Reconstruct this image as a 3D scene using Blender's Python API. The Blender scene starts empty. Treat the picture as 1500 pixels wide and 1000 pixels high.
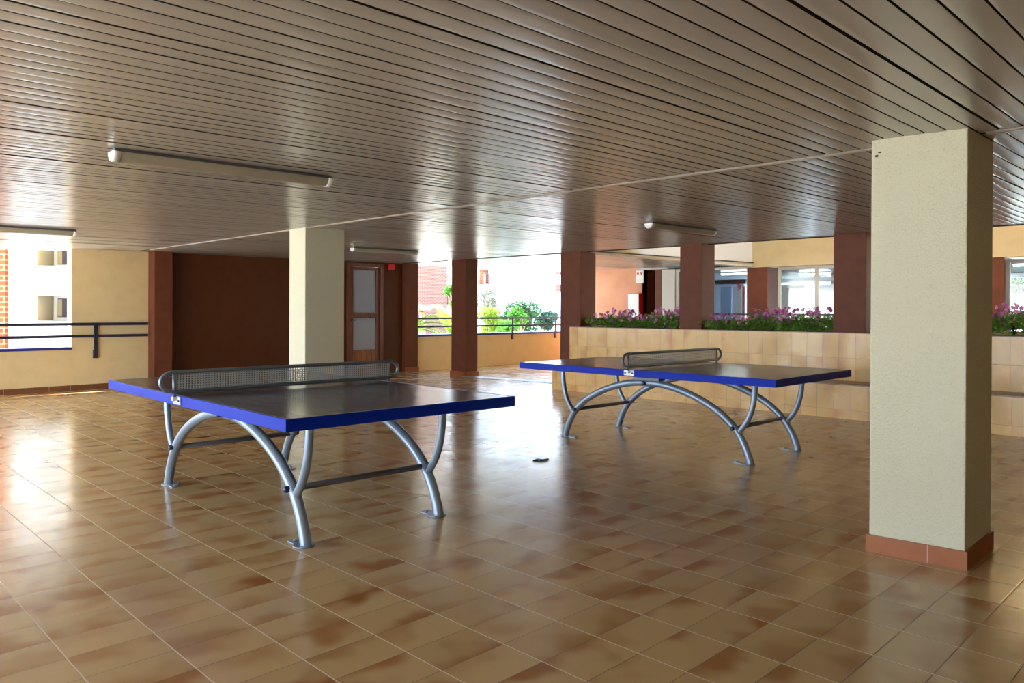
import bpy, bmesh, math, random
from mathutils import Matrix, Vector
random.seed(7)
S = bpy.context.scene
COL = S.collection

# ------------------------------------------------------------------ camera
CAM_H = 1.2689
F_PX, PX0, PY0 = 1107.3, 731.5, 461.6          # focal length and principal point of the photograph, in pixels
YAW, PITCH, ROLL = 0.79865, 0.00461, 0.00419
_r = Vector((math.cos(YAW), math.sin(YAW), 0)); _f = Vector((-math.sin(YAW), math.cos(YAW), 0)); _u = Vector((0, 0, 1))
FWD = _f*math.cos(PITCH) - _u*math.sin(PITCH); _u2 = _u*math.cos(PITCH) + _f*math.sin(PITCH)
RGT = _r*math.cos(ROLL) + _u2*math.sin(ROLL); UP = _u2*math.cos(ROLL) - _r*math.sin(ROLL)
cam_d = bpy.data.cameras.new('camera'); cam = bpy.data.objects.new('camera', cam_d); COL.objects.link(cam)
cam_d.sensor_width = 36.0; cam_d.sensor_fit = 'HORIZONTAL'
cam_d.lens = F_PX*36/1500
cam_d.shift_x = (750-PX0)/1500; cam_d.shift_y = -(500-PY0)/1500
cam_d.clip_start = 0.05; cam_d.clip_end = 500
m = Matrix((( RGT.x, UP.x, -FWD.x, 0), (RGT.y, UP.y, -FWD.y, 0), (RGT.z, UP.z, -FWD.z, CAM_H), (0, 0, 0, 1)))
cam.matrix_world = m
S.camera = cam

# ------------------------------------------------------------------ world, sun, exposure
W = bpy.data.worlds.new('sky'); S.world = W; W.use_nodes = True
wn = W.node_tree.nodes; wl = W.node_tree.links
bg = wn['Background']
geo = wn.new('ShaderNodeTexCoord'); sep = wn.new('ShaderNodeSeparateXYZ'); rmp = wn.new('ShaderNodeValToRGB')
wl.new(geo.outputs['Generated'], sep.inputs[0]); wl.new(sep.outputs['Z'], rmp.inputs[0]); wl.new(rmp.outputs[0], bg.inputs[0])
rmp.color_ramp.elements[0].position = 0.0; rmp.color_ramp.elements[0].color = (0.80, 0.91, 1.0, 1)
rmp.color_ramp.elements[1].position = 0.7; rmp.color_ramp.elements[1].color = (0.42, 0.62, 1.0, 1)
bg.inputs[1].default_value = 3.2
sd = bpy.data.lights.new('sun', 'SUN'); sun = bpy.data.objects.new('sun', sd); COL.objects.link(sun)
sd.energy = 13.0; sd.angle = math.radians(0.6); sd.color = (1.0, 0.96, 0.90)
sun.rotation_euler = Vector((0.44, 0.33, -0.84)).to_track_quat('-Z', 'Y').to_euler()
S.view_settings.view_transform = 'Standard'; S.view_settings.look = 'None'
S.view_settings.gamma = 1.0; S.view_settings.use_curve_mapping = False
S.view_settings.exposure = 2.12
cy = S.cycles
cy.use_denoising = True
cy.max_bounces = 12; cy.diffuse_bounces = 6; cy.glossy_bounces = 5; cy.transmission_bounces = 6; cy.transparent_max_bounces = 12
cy.sample_clamp_indirect = 12.0

# ------------------------------------------------------------------ helpers
def ray(X, Y): return RGT*((X-PX0)/F_PX) - UP*((Y-PY0)/F_PX) + FWD
EYE = Vector((0, 0, CAM_H))
def at_y(X, Y, y): d = ray(X, Y); return EYE + d*(y/d.y)
def at_x(X, Y, x): d = ray(X, Y); return EYE + d*(x/d.x)
def ceil_z(x, y): return 2.122 - 0.005*x + 0.014*y      # the slatted ceiling falls slightly towards the front
def floor_z(x, y):                                       # the floor dips towards the drain in the far corner
    a = min(max((-x-9)/4.5, 0), 1); b = min(max((y-6)/5, 0), 1)
    return -0.085*a*b
def fac(s, z, off=0.0): return Vector((-13.05-0.05*s+off, s, z))   # point on the long left facade

class MB:
    def __init__(self): self.bm = bmesh.new()
    def quad(self, pts, mi=0):
        f = self.bm.faces.new([self.bm.verts.new(p) for p in pts]); f.material_index = mi; return f
    def hexa(self, c, mi=0):
        v = [self.bm.verts.new(p) for p in c]
        for ix in ((0,3,2,1),(4,5,6,7),(0,1,5,4),(1,2,6,5),(2,3,7,6),(3,0,4,7)):
            f = self.bm.faces.new([v[i] for i in ix]); f.material_index = mi
    def box(self, x0, x1, y0, y1, z0, z1, mi=0):
        self.hexa([(x0,y0,z0),(x1,y0,z0),(x1,y1,z0),(x0,y1,z0),(x0,y0,z1),(x1,y0,z1),(x1,y1,z1),(x0,y1,z1)], mi)
    def fbox(self, s0, s1, z0, z1, o0, o1, mi=0):        # box in facade coordinates
        self.hexa([fac(s0,z0,o0),fac(s0,z0,o1),fac(s1,z0,o1),fac(s1,z0,o0),fac(s0,z1,o0),fac(s0,z1,o1),fac(s1,z1,o1),fac(s1,z1,o0)], mi)
    def tbox(self, x0, x1, y0, y1, z0, lift=0.0, mi=0):  # box whose top follows the ceiling
        z = [ceil_z(a, b)+lift for a, b in ((x0,y0),(x1,y0),(x1,y1),(x0,y1))]
        self.hexa([(x0,y0,z0),(x1,y0,z0),(x1,y1,z0),(x0,y1,z0),(x0,y0,z[0]),(x1,y0,z[1]),(x1,y1,z[2]),(x0,y1,z[3])], mi)
    def tube(self, pts, r, n=14, closed=False, caps=True, mi=0):
        pts = [Vector(p) for p in pts]; N = len(pts); rings = []
        rr = r if isinstance(r, (list, tuple)) else [r]*N
        prev = None
        for i, p in enumerate(pts):
            if closed: t = (pts[(i+1) % N]-pts[i-1]).normalized()
            else: t = (pts[min(i+1, N-1)]-pts[max(i-1, 0)]).normalized()
            if prev is None:
                a = Vector((0,0,1)) if abs(t.z) < .9 else Vector((1,0,0))
                u = t.cross(a).normalized()
            else: u = (prev - t*prev.dot(t)).normalized()
            prev = u; v = t.cross(u)
            rings.append([self.bm.verts.new(p+(u*math.cos(k*2*math.pi/n)+v*math.sin(k*2*math.pi/n))*rr[i]) for k in range(n)])
        M = N if closed else N-1
        for i in range(M):
            a, b = rings[i], rings[(i+1) % N]
            for k in range(n):
                f = self.bm.faces.new([a[k], a[(k+1) % n], b[(k+1) % n], b[k]]); f.material_index = mi; f.smooth = True
        if caps and not closed:
            for rg, fl in ((rings[0], True), (rings[-1], False)):
                f = self.bm.faces.new(rg[::-1] if fl else rg); f.material_index = mi
    def cyl(self, a, b, r, n=16, mi=0): self.tube([a, b], r, n, mi=mi)
    def dome(self, c, r, ax, n=10, mi=0):
        c = Vector(c); ax = Vector(ax).normalized()
        self.tube([c+ax*(r*0.6*math.sin(t)) for t in (0, .5, 1.0, 1.35)], [r*math.cos(t) for t in (0, .5, 1.0, 1.35)], n, mi=mi)
    def build(self, name, mats, parent=None, bevel=0, smooth=False):
        bmesh.ops.recalc_face_normals(self.bm, faces=self.bm.faces)
        me = bpy.data.meshes.new(name); self.bm.to_mesh(me); self.bm.free()
        o = bpy.data.objects.new(name, me); COL.objects.link(o)
        for mt in (mats if isinstance(mats, (list, tuple)) else [mats]): me.materials.append(mt)
        if smooth:
            for p in me.polygons: p.use_smooth = True
        if parent is not None: o.parent = parent
        if bevel:
            b = o.modifiers.new('bevel', 'BEVEL'); b.width = bevel; b.segments = 2; b.limit_method = 'ANGLE'; b.angle_limit = math.radians(40)
        return o
def tag(o, label, cat, group=None, kind=None):
    o['label'] = label; o['category'] = cat
    if group: o['group'] = group
    if kind: o['kind'] = kind
    return o
def struct(o, label=None):
    o['kind'] = 'structure'
    if label: o['label'] = label
    return o
def thing(name, label, cat, loc=(0,0,0), rz=0, group=None):
    o = bpy.data.objects.new(name, None); COL.objects.link(o); o.empty_display_size = .1
    o.location = loc; o.rotation_euler = (0, 0, rz)
    return tag(o, label, cat, group)
def copy_tree(o, parent=None):
    c = o.copy(); COL.objects.link(c)
    if parent is not None:
        c.parent = parent
    for ch in list(o.children): copy_tree(ch, c)
    return c

# ------------------------------------------------------------------ materials
def mat(name, col=(.5,.5,.5), rough=.5, metal=0, spec=.5, coat=0, noise=None, bump=None, emit=None):
    M = bpy.data.materials.new(name); M.use_nodes = True
    N = M.node_tree.nodes; L = M.node_tree.links; b = N['Principled BSDF']
    b.inputs['Base Color'].default_value = (*col, 1); b.inputs['Roughness'].default_value = rough
    b.inputs['Metallic'].default_value = metal; b.inputs['Specular IOR Level'].default_value = spec
    b.inputs['Coat Weight'].default_value = coat; b.inputs['Coat Roughness'].default_value = .08
    tc = N.new('ShaderNodeTexCoord')
    if noise:                                            # (scale, second colour, low, high)
        nz = N.new('ShaderNodeTexNoise'); nz.inputs['Scale'].default_value = noise[0]; nz.inputs['Detail'].default_value = 6
        L.new(tc.outputs['Object'], nz.inputs['Vector'])
        mr = N.new('ShaderNodeMapRange'); mr.inputs[1].default_value = noise[2]; mr.inputs[2].default_value = noise[3]
        L.new(nz.outputs['Fac'], mr.inputs[0])
        mx = N.new('ShaderNodeMix'); mx.data_type = 'RGBA'
        mx.inputs[6].default_value = (*col, 1); mx.inputs[7].default_value = (*noise[1], 1)
        L.new(mr.outputs[0], mx.inputs[0]); L.new(mx.outputs[2], b.inputs['Base Color'])
    if bump:                                             # (scale, strength, distance)
        n2 = N.new('ShaderNodeTexNoise'); n2.inputs['Scale'].default_value = bump[0]; n2.inputs['Detail'].default_value = 4
        L.new(tc.outputs['Object'], n2.inputs['Vector'])
        bp = N.new('ShaderNodeBump'); bp.inputs['Strength'].default_value = bump[1]; bp.inputs['Distance'].default_value = bump[2]
        L.new(n2.outputs['Fac'], bp.inputs['Height']); L.new(bp.outputs[0], b.inputs['Normal'])
    if emit:
        b.inputs['Emission Color'].default_value = (*emit[0], 1); b.inputs['Emission Strength'].default_value = emit[1]
    return M

class NG:                                                # small helper for math chains
    def __init__(self, M): self.N = M.node_tree.nodes; self.L = M.node_tree.links
    def math(self, op, a, b=None, c=None, clamp=False):
        n = self.N.new('ShaderNodeMath'); n.operation = op; n.use_clamp = clamp
        for i, v in enumerate((a, b, c)):
            if v is None: continue
            if isinstance(v, (int, float)): n.inputs[i].default_value = v
            else: self.L.new(v, n.inputs[i])
        return n.outputs[0]
    def mix(self, f, a, b):
        n = self.N.new('ShaderNodeMix'); n.data_type = 'RGBA'
        for i, v in ((0, f), (6, a), (7, b)):
            if isinstance(v, (int, float)): n.inputs[i].default_value = v
            elif isinstance(v, tuple): n.inputs[i].default_value = (*v, 1)
            else: self.L.new(v, n.inputs[i])
        return n.outputs[2]
    def rng(self, v, a, b, c=0., d=1.):
        n = self.N.new('ShaderNodeMapRange'); n.interpolation_type = 'SMOOTHSTEP'
        self.L.new(v, n.inputs[0])
        for i, k in enumerate((a, b, c, d)): n.inputs[i+1].default_value = k
        return n.outputs[0]

def tile_mat(name, axes, size, origin, cream, brown, grout_a, grout_b, rough=.2, gw=(.0022,.0014), blotch=(.42,.72), dark=.6, spec=.5, nscale=5.):
    """Glazed mottled tiles: AXES picks the two object axes of the tile plane."""
    M = mat(name, cream, rough, spec=spec); g = NG(M); N, L = g.N, g.L; b = N['Principled BSDF']
    tc = N.new('ShaderNodeTexCoord'); sp = N.new('ShaderNodeSeparateXYZ'); L.new(tc.outputs['Object'], sp.inputs[0])
    u = g.math('DIVIDE', g.math('SUBTRACT', sp.outputs[axes[0]], origin[0]), size[0])
    v = g.math('DIVIDE', g.math('SUBTRACT', sp.outputs[axes[1]], origin[1]), size[1])
    cu, cv = g.math('FLOOR', u), g.math('FLOOR', v); fu, fv = g.math('SUBTRACT', u, cu), g.math('SUBTRACT', v, cv)
    cb = N.new('ShaderNodeCombineXYZ'); L.new(cu, cb.inputs[0]); L.new(cv, cb.inputs[1])
    wn_ = N.new('ShaderNodeTexWhiteNoise'); wn_.noise_dimensions = '2D'; L.new(cb.outputs[0], wn_.inputs['Vector'])
    sr = N.new('ShaderNodeSeparateColor'); L.new(wn_.outputs['Color'], sr.inputs[0])
    # a soft burn running in from one side of each tile
    pu = g.math('MULTIPLY', u, size[0]); pv = g.math('MULTIPLY', v, size[1])
    c3 = N.new('ShaderNodeCombineXYZ'); L.new(pu, c3.inputs[0]); L.new(pv, c3.inputs[1]); L.new(g.math('MULTIPLY', sr.outputs[0], 40.), c3.inputs[2])
    nz = N.new('ShaderNodeTexNoise'); nz.inputs['Scale'].default_value = nscale; nz.inputs['Detail'].default_value = 1.; L.new(c3.outputs[0], nz.inputs['Vector'])
    dirn = g.math('GREATER_THAN', sr.outputs[1], .5)
    gr = g.math('ADD', g.math('MULTIPLY', dirn, fu), g.math('MULTIPLY', g.math('SUBTRACT', 1., dirn), g.math('SUBTRACT', 1., fu)))
    gv = g.math('ABSOLUTE', g.math('SUBTRACT', fv, sr.outputs[2]))
    k = g.math('ADD', g.math('MULTIPLY', nz.outputs['Fac'], .75), g.math('SUBTRACT', g.math('MULTIPLY', gr, .34), g.math('MULTIPLY', gv, .2)))
    bl = g.math('MULTIPLY', g.rng(k, *blotch), g.math('ADD', .35, g.math('MULTIPLY', sr.outputs[2], .65)))
    hue = g.mix(g.math('MULTIPLY', sr.outputs[1], .35), cream, tuple(c*dark for c in cream))
    col = g.mix(bl, hue, brown)
    eu = g.math('MULTIPLY', g.math('MINIMUM', fu, g.math('SUBTRACT', 1., fu)), size[0])
    ev = g.math('MULTIPLY', g.math('MINIMUM', fv, g.math('SUBTRACT', 1., fv)), size[1])
    ga = g.math('LESS_THAN', ev, gw[0]); gb = g.math('LESS_THAN', eu, gw[1])
    col = g.mix(gb, col, grout_b); col = g.mix(ga, col, grout_a)
    L.new(col, b.inputs['Base Color'])
    gg = g.math('MAXIMUM', ga, gb)
    n3 = N.new('ShaderNodeTexNoise'); n3.inputs['Scale'].default_value = 3.; n3.inputs['Detail'].default_value = 5.; L.new(tc.outputs['Object'], n3.inputs['Vector'])
    L.new(g.math('ADD', g.math('MULTIPLY', gg, .5), g.rng(n3.outputs['Fac'], .3, .7, rough*.75, rough*1.3)), b.inputs['Roughness'])
    n4 = N.new('ShaderNodeTexNoise'); n4.inputs['Scale'].default_value = 9.; n4.inputs['Detail'].default_value = 2.; L.new(c3.outputs[0], n4.inputs['Vector'])
    h = g.math('SUBTRACT', g.math('MULTIPLY', n4.outputs['Fac'], .25), g.math('MAXIMUM', g.rng(eu, 0., .006, 1., 0.), g.rng(ev, 0., .006, 1., 0.)))
    bp = N.new('ShaderNodeBump'); bp.inputs['Strength'].default_value = .16; bp.inputs['Distance'].default_value = .002
    L.new(h, bp.inputs['Height']); L.new(bp.outputs[0], b.inputs['Normal'])
    return M

M_FLOOR = tile_mat('glazed floor tiles', (0, 1), (.203, .3085), (-2.2532, .7921), (.57,.385,.18), (.32,.118,.024), (.68,.58,.45), (.11,.07,.04), rough=.19, spec=.65)  # grout pale one way, dark the other: glancing light put into the colour
M_PLANT = tile_mat('glazed wall tiles', (0, 2), (.203, .3085), (-8.30, 1.018-.3085*4), (.66,.45,.22), (.48,.21,.06), (.42,.3,.18), (.36,.25,.14), rough=.28, blotch=(.42,.85), dark=.70, nscale=3.2)
M_PEND = tile_mat('glazed end tiles', (1, 2), (.203, .3085), (9.30, 1.018-.3085*4), (.66,.45,.22), (.48,.21,.06), (.42,.3,.18), (.36,.25,.14), rough=.28, blotch=(.42,.85), dark=.70, nscale=3.2)
M_LEDGE = mat('brown seat tiles', (.16,.075,.03), .3, noise=(8, (.24,.12,.05), .35, .65))
M_STUCCO = mat('rough cream stucco', (.62,.595,.45), .9, spec=.25, noise=(220, (.45,.42,.30), .55, .75), bump=(110, .8, .006))
M_CREAM = mat('cream wall paint', (.76,.59,.32), .85, spec=.2, noise=(5, (.70,.53,.28), .45, .8), bump=(120, .25, .002))
M_CREAM0 = mat('upper wall paint', (.6,.48,.28), .9)
M_OCHRE = mat('ochre wall paint', (.93,.68,.34), .85, spec=.2, noise=(3, (.86,.62,.31), .45, .8), bump=(120, .25, .002))
M_FASC = mat('cream fascia paint', (.58,.47,.27), .8, spec=.2, noise=(4, (.52,.42,.24), .45, .8))
M_BROWN = mat('red brown paint', (.155,.045,.020), .6, spec=.3, noise=(6, (.13,.037,.017), .4, .7), bump=(90, .2, .002))
M_BROWN2 = mat('dark brown panel paint', (.105,.026,.004), .5, spec=.3, noise=(5, (.09,.021,.003), .4, .7), bump=(90, .15, .002))
M_SALMON = mat('salmon wall paint', (.66,.33,.20), .8, spec=.2, noise=(2.5, (.60,.28,.165), .4, .7))
M_TERRA = mat('terracotta skirting', (.33,.10,.026), .4, noise=(9, (.28,.08,.02), .4, .7))
M_SKIRT = mat('brown skirting', (.20,.075,.03), .35)
M_GROUT = mat('pale joint', (.6,.5,.4), .8)
M_BLUECAP = mat('blue cap tiles', (.03,.035,.26), .35, coat=.2)
M_RAIL = mat('dark rail paint', (.02,.022,.05), .35, coat=.2)
M_STEEL = mat('grey leg paint', (.25,.31,.39), .34, metal=.35, noise=(30, (.21,.27,.35), .4, .7))
M_BAR = mat('dark crossbar paint', (.12,.12,.135), .45, metal=.3)
M_BOLT = mat('dark bolt', (.02,.03,.08), .35, metal=.3)
M_BLUE = mat('blue edge paint', (.0,.022,.38), .45, spec=.12)
M_NETF = mat('net tube paint', (.17,.20,.24), .33, metal=.5)
M_NETP = mat('perforated steel', (.33,.35,.35), .45, metal=.2)
M_BRKT = mat('pale bracket', (.62,.66,.72), .4, metal=.2)
M_LINE = mat('pale border line', (.30,.35,.42), .35)
M_LAMP = mat('milky lamp cover', (.40,.36,.28), .35, spec=.4)
M_LCAP = mat('white lamp cap', (.82,.82,.82), .4)
M_WHITE = mat('white paint', (.85,.85,.83), .6)
M_FRAME = mat('pale window frame', (.60,.58,.52), .4)
M_DFRAME = mat('grey window frame', (.20,.21,.21), .4)
M_RED = mat('red enamel', (.60,.008,.012), .35, coat=.3)
M_ALARM = mat('red alarm', (.85,.01,.01), .4, coat=.3)
M_SOIL = mat('dark soil', (.035,.02,.012), .95, bump=(40, .8, .02))
M_GROUND = mat('pale garden ground', (.60,.57,.50), .95, noise=(.6, (.50,.50,.40), .4, .7))
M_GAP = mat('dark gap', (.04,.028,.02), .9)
M_STRIP = mat('ceiling joint trim', (.55,.50,.44), .4, metal=.3)
M_TRUNK = mat('bark', (.25,.18,.11), .9, bump=(30, .6, .01))
M_SCRAP = mat('dark blue plastic', (.006,.008,.03), .4)
M_LEAFB = mat('dry leaf', (.08,.05,.025), .8)
M_DRAIN = mat('grey drain cover', (.22,.26,.33), .4, metal=.3)
M_BLUEP = mat('pale blue door panel', (.32,.46,.68), .4)
M_RENDER = mat('white render', (.62,.66,.70), .8, spec=.1)
M_NICHE = mat('beige niche paint', (.42,.36,.24), .8)
M_DPANE = mat('dark pane', (.10,.09,.12), .08)
M_TUBE = mat('lit tube', (1,1,1), .4, emit=((.85,.97,1.0), 7.0))

def top_mat():
    M = mat('slate table top', (.045,.047,.06), .2, spec=.55); g = NG(M); N, L = g.N, g.L; b = N['Principled BSDF']
    tc = N.new('ShaderNodeTexCoord'); mp = N.new('ShaderNodeMapping'); mp.inputs['Scale'].default_value = (3, 14, 1); L.new(tc.outputs['Object'], mp.inputs[0])
    nz = N.new('ShaderNodeTexNoise'); nz.inputs['Scale'].default_value = 1.2; nz.inputs['Detail'].default_value = 3; L.new(mp.outputs[0], nz.inputs['Vector'])
    L.new(g.rng(nz.outputs['Fac'], .3, .75, .17, .23), b.inputs['Roughness'])
    L.new(g.mix(g.rng(nz.outputs['Fac'], .45, .7), (.058,.058,.088), (.075,.072,.095)), b.inputs['Base Color'])
    return M
M_TOP = top_mat()

def slat_mat():
    M = mat('lacquered ceiling slats', (.42,.375,.325), .2, spec=.6); g = NG(M); N, L = g.N, g.L; b = N['Principled BSDF']
    tc = N.new('ShaderNodeTexCoord'); sp = N.new('ShaderNodeSeparateXYZ'); L.new(tc.outputs['Object'], sp.inputs[0])
    cx = g.math('FLOOR', g.math('DIVIDE', sp.outputs[0], .096)); w = N.new('ShaderNodeTexWhiteNoise'); w.noise_dimensions = '1D'; L.new(cx, w.inputs['W'])
    mp = N.new('ShaderNodeMapping'); mp.inputs['Scale'].default_value = (6, .7, 1); L.new(tc.outputs['Object'], mp.inputs[0])
    nz = N.new('ShaderNodeTexNoise'); nz.inputs['Scale'].default_value = 1.2; nz.inputs['Detail'].default_value = 6; L.new(mp.outputs[0], nz.inputs['Vector'])
    f = g.math('ADD', g.math('MULTIPLY', w.outputs['Value'], .5), g.math('MULTIPLY', nz.outputs['Fac'], .5))
    L.new(g.mix(f, (.45,.425,.39), (.39,.365,.333)), b.inputs['Base Color'])
    L.new(g.rng(nz.outputs['Fac'], .3, .7, .21, .27), b.inputs['Roughness'])
    return M
M_SLAT = slat_mat()

def glass_mat(name, tint=(.9,.95,.95), refl=.12):
    M = bpy.data.materials.new(name); M.use_nodes = True; N = M.node_tree.nodes; L = M.node_tree.links
    N.remove(N['Principled BSDF']); t = N.new('ShaderNodeBsdfTransparent'); t.inputs[0].default_value = (*tint, 1)
    gl = N.new('ShaderNodeBsdfGlossy'); gl.inputs['Roughness'].default_value = .02
    mx = N.new('ShaderNodeMixShader'); lw = N.new('ShaderNodeLayerWeight'); lw.inputs[0].default_value = .3
    mr = N.new('ShaderNodeMapRange'); mr.inputs[3].default_value = refl; mr.inputs[4].default_value = 1.0
    L.new(lw.outputs['Fresnel'], mr.inputs[0]); L.new(mr.outputs[0], mx.inputs[0]); L.new(t.outputs[0], mx.inputs[1]); L.new(gl.outputs[0], mx.inputs[2])
    L.new(mx.outputs[0], N['Material Output'].inputs[0]); return M
M_GLASS = glass_mat('window glass', refl=.08)
M_GLASSD = mat('frosted door glass', (.40,.43,.50), .1, spec=.6)

def wood_mat(name, a, b_, axis=2, scale=6):
    M = mat(name, a, .32, coat=.3); g = NG(M); N, L = g.N, g.L; b = N['Principled BSDF']
    tc = N.new('ShaderNodeTexCoord'); mp = N.new('ShaderNodeMapping'); sc = [scale*4]*3; sc[axis] = scale*.25; mp.inputs['Scale'].default_value = sc
    L.new(tc.outputs['Object'], mp.inputs[0]); nz = N.new('ShaderNodeTexNoise'); nz.inputs['Scale'].default_value = 1.5; nz.inputs['Detail'].default_value = 5; nz.inputs['Distortion'].default_value = 1.
    L.new(mp.outputs[0], nz.inputs['Vector']); L.new(g.mix(g.rng(nz.outputs['Fac'], .35, .65), a, b_), b.inputs['Base Color']); return M
M_WOOD = wood_mat('varnished door wood', (.21,.06,.016), (.12,.03,.008))
M_WOODP = wood_mat('varnished door panel', (.36,.13,.03), (.17,.05,.012))

def brick_mat(name, c1, c2, mortar, sc=1.0, w=.3, h=.09):
    M = mat(name, c1, .9, spec=.2); N = M.node_tree.nodes; L = M.node_tree.links; b = N['Principled BSDF']
    tc = N.new('ShaderNodeTexCoord'); mp = N.new('ShaderNodeMapping'); mp.inputs['Rotation'].default_value = (math.radians(90), 0, math.radians(90))
    sp = N.new('ShaderNodeSeparateXYZ'); cb = N.new('ShaderNodeCombineXYZ'); L.new(tc.outputs['Object'], sp.inputs[0]); L.new(sp.outputs[1], cb.inputs[0]); L.new(sp.outputs[2], cb.inputs[1])
    bt = N.new('ShaderNodeTexBrick'); bt.inputs['Color1'].default_value = (*c1, 1); bt.inputs['Color2'].default_value = (*c2, 1); bt.inputs['Mortar'].default_value = (*mortar, 1)
    bt.inputs['Scale'].default_value = sc; bt.inputs['Brick Width'].default_value = w; bt.inputs['Row Height'].default_value = h; bt.inputs['Mortar Size'].default_value = .018
    L.new(cb.outputs[0], bt.inputs['Vector']); L.new(bt.outputs['Color'], b.inputs['Base Color']); return M
M_BRICK = brick_mat('salmon brick', (.13,.055,.040), (.10,.042,.030), (.15,.10,.08))
M_BRICKR = brick_mat('red brick', (0.315,0.068,0.026), (0.225,0.045,0.019), (0.338,0.188,0.112), h=.12)

def leaf_mat(name, a, b_, trans=.35):
    M = mat(name, a, .55, spec=.3); g = NG(M); N, L = g.N, g.L; b = N['Principled BSDF']
    oi = N.new('ShaderNodeNewGeometry'); L.new(g.mix(oi.outputs['Random Per Island'], a, b_), b.inputs['Base Color'])
    tr = N.new('ShaderNodeBsdfTranslucent'); L.new(g.mix(oi.outputs['Random Per Island'], a, b_), tr.inputs[0])
    mx = N.new('ShaderNodeMixShader'); mx.inputs[0].default_value = trans; L.new(b.outputs[0], mx.inputs[1]); L.new(tr.outputs[0], mx.inputs[2])
    L.new(mx.outputs[0], N['Material Output'].inputs[0]); return M
M_L1 = leaf_mat('bright green leaves', (.03,.14,.012), (.07,.21,.02))
M_L2 = leaf_mat('deep green leaves', (0.007,0.049,0.016), (0.029,0.091,0.023))
M_L3 = leaf_mat('blue green leaves', (0.007,0.033,0.023), (0.019,0.065,0.039))
M_L4 = leaf_mat('yellow green fronds', (.10,.20,.01), (.20,.29,.02))
M_L5 = leaf_mat('dry pale fronds', (0.179,0.137,0.072), (0.202,0.169,0.111))
M_L6 = leaf_mat('planter leaves', (.09,.27,.03), (.27,.46,.07), .3)
M_L7 = leaf_mat('grey green leaves', (0.065,0.085,0.058), (0.111,0.124,0.091))
M_PINK = leaf_mat('pink petals', (.62,.16,.44), (.80,.42,.66), .3)
M_MAUVE = leaf_mat('mauve petals', (.30,.08,.30), (.55,.18,.50), .3)

# ------------------------------------------------------------------ floor, ceiling, ground
bm = MB()
xs = [-14.2+i*.65 for i in range(29)]; ys = [-4.6+i*.7 for i in range(32)]
V = [[bm.bm.verts.new((a, b, floor_z(a, b))) for b in ys] for a in xs]
for i in range(len(xs)-1):
    for j in range(len(ys)-1): bm.bm.faces.new([V[i][j], V[i+1][j], V[i+1][j+1], V[i][j+1]])
flo = struct(bm.build('floor', M_FLOOR, smooth=True)); flo['label'] = 'mottled cream and brown glazed tile floor'
bm = MB(); bm.box(-14.2, 4.0, -4.6, 17.1, -.34, -.12); struct(bm.build('floor_slab', M_SOIL))

def slats(x0, x1, y0, y1, bm):
    P = .096; i = int(math.floor(x0/P))
    while i*P < x1:
        a = i*P; rz = random.uniform(-.0004, .0004); dz = random.uniform(-.0006, .0006)
        if random.random() < .06: rz *= 3; dz -= .002
        g = .008 if random.random() > .04 else .015
        W_ = P-g; prof = [(0, .0004), (.002, .0), (.022, -.0003), (.043, -.0005), (.064, -.0003), (W_-.002, .0), (W_, .0004)]
        def V_(px, pz, y, rr=1): return (a+px, y, ceil_z(a+px, y)+pz+rr*(dz+rz*(px-.04)/.04))
        L = [[bm.bm.verts.new(V_(px, pz, y)) for px, pz in prof] for y in (y0, y1)]
        for k in range(len(prof)-1):
            f = bm.bm.faces.new([L[0][k], L[0][k+1], L[1][k+1], L[1][k]]); f.smooth = True
        for px in (0, W_):                                # returned edges and joint above, gap shade painted in as dark colour
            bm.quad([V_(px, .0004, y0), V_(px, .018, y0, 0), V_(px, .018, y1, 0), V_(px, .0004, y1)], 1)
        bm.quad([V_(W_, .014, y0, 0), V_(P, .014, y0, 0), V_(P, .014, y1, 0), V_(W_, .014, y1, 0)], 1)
        i += 1
bm = MB()
slats(-13.9, 4.0, -4.6, 4.44, bm); slats(-13.9, 4.0, 4.475, 10.07, bm); slats(-13.95, -8.25, 10.10, 16.3, bm)
def deck(x0, x1, y0, y1, h0, h1):
    c = [(x0,y0),(x1,y0),(x1,y1),(x0,y1)]
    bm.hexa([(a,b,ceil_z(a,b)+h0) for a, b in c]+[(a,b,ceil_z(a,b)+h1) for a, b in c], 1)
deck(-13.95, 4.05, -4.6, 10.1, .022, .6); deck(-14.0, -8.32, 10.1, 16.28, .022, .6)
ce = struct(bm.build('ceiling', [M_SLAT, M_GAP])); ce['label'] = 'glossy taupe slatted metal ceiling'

def strip(y, x0, x1, name, label, w=.03):
    bm = MB(); n = 60; pts = []
    for i in range(n+1):
        a = x0+(x1-x0)*i/n; pts.append((a, y+.004*math.sin(a*2.3)+.003*math.sin(a*5.1)))
    prof = [(-w, .004), (-w*.9, -.005), (0, -.0085), (w*.9, -.005), (w, .004)]
    R = [[bm.bm.verts.new((a, b+o, ceil_z(a, b)+h+.0015*math.sin(a*3.1))) for o, h in prof] for a, b in pts]
    for i in range(n):
        for k in range(4):
            f = bm.bm.faces.new([R[i][k], R[i+1][k], R[i+1][k+1], R[i][k+1]]); f.smooth = True
    o = struct(bm.build(name, M_STRIP)); o['label'] = label; return o
bm = MB(); bm.box(-13.9, 4.0, -4.5, 11.7, 2.95, 14.0); bm.box(-14.0, -8.45, 11.7, 16.1, 2.98, 14.0); bm.box(-14., 4.2, 16.12, 24., 2.85, 11.0); struct(bm.build('wall_upper_shade', M_CREAM0))['label'] = 'unseen upper storeys added to shade the courtyard'  # unseen mass, its height and overhang set to shade the courtyard
strip(4.462, -12.6, -1.56, 'trim_1', 'metal joint strip across the slatted ceiling'); strip(4.462, -1.03, 4.0, 'trim_2', 'short joint strip right of the near pillar')
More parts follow.
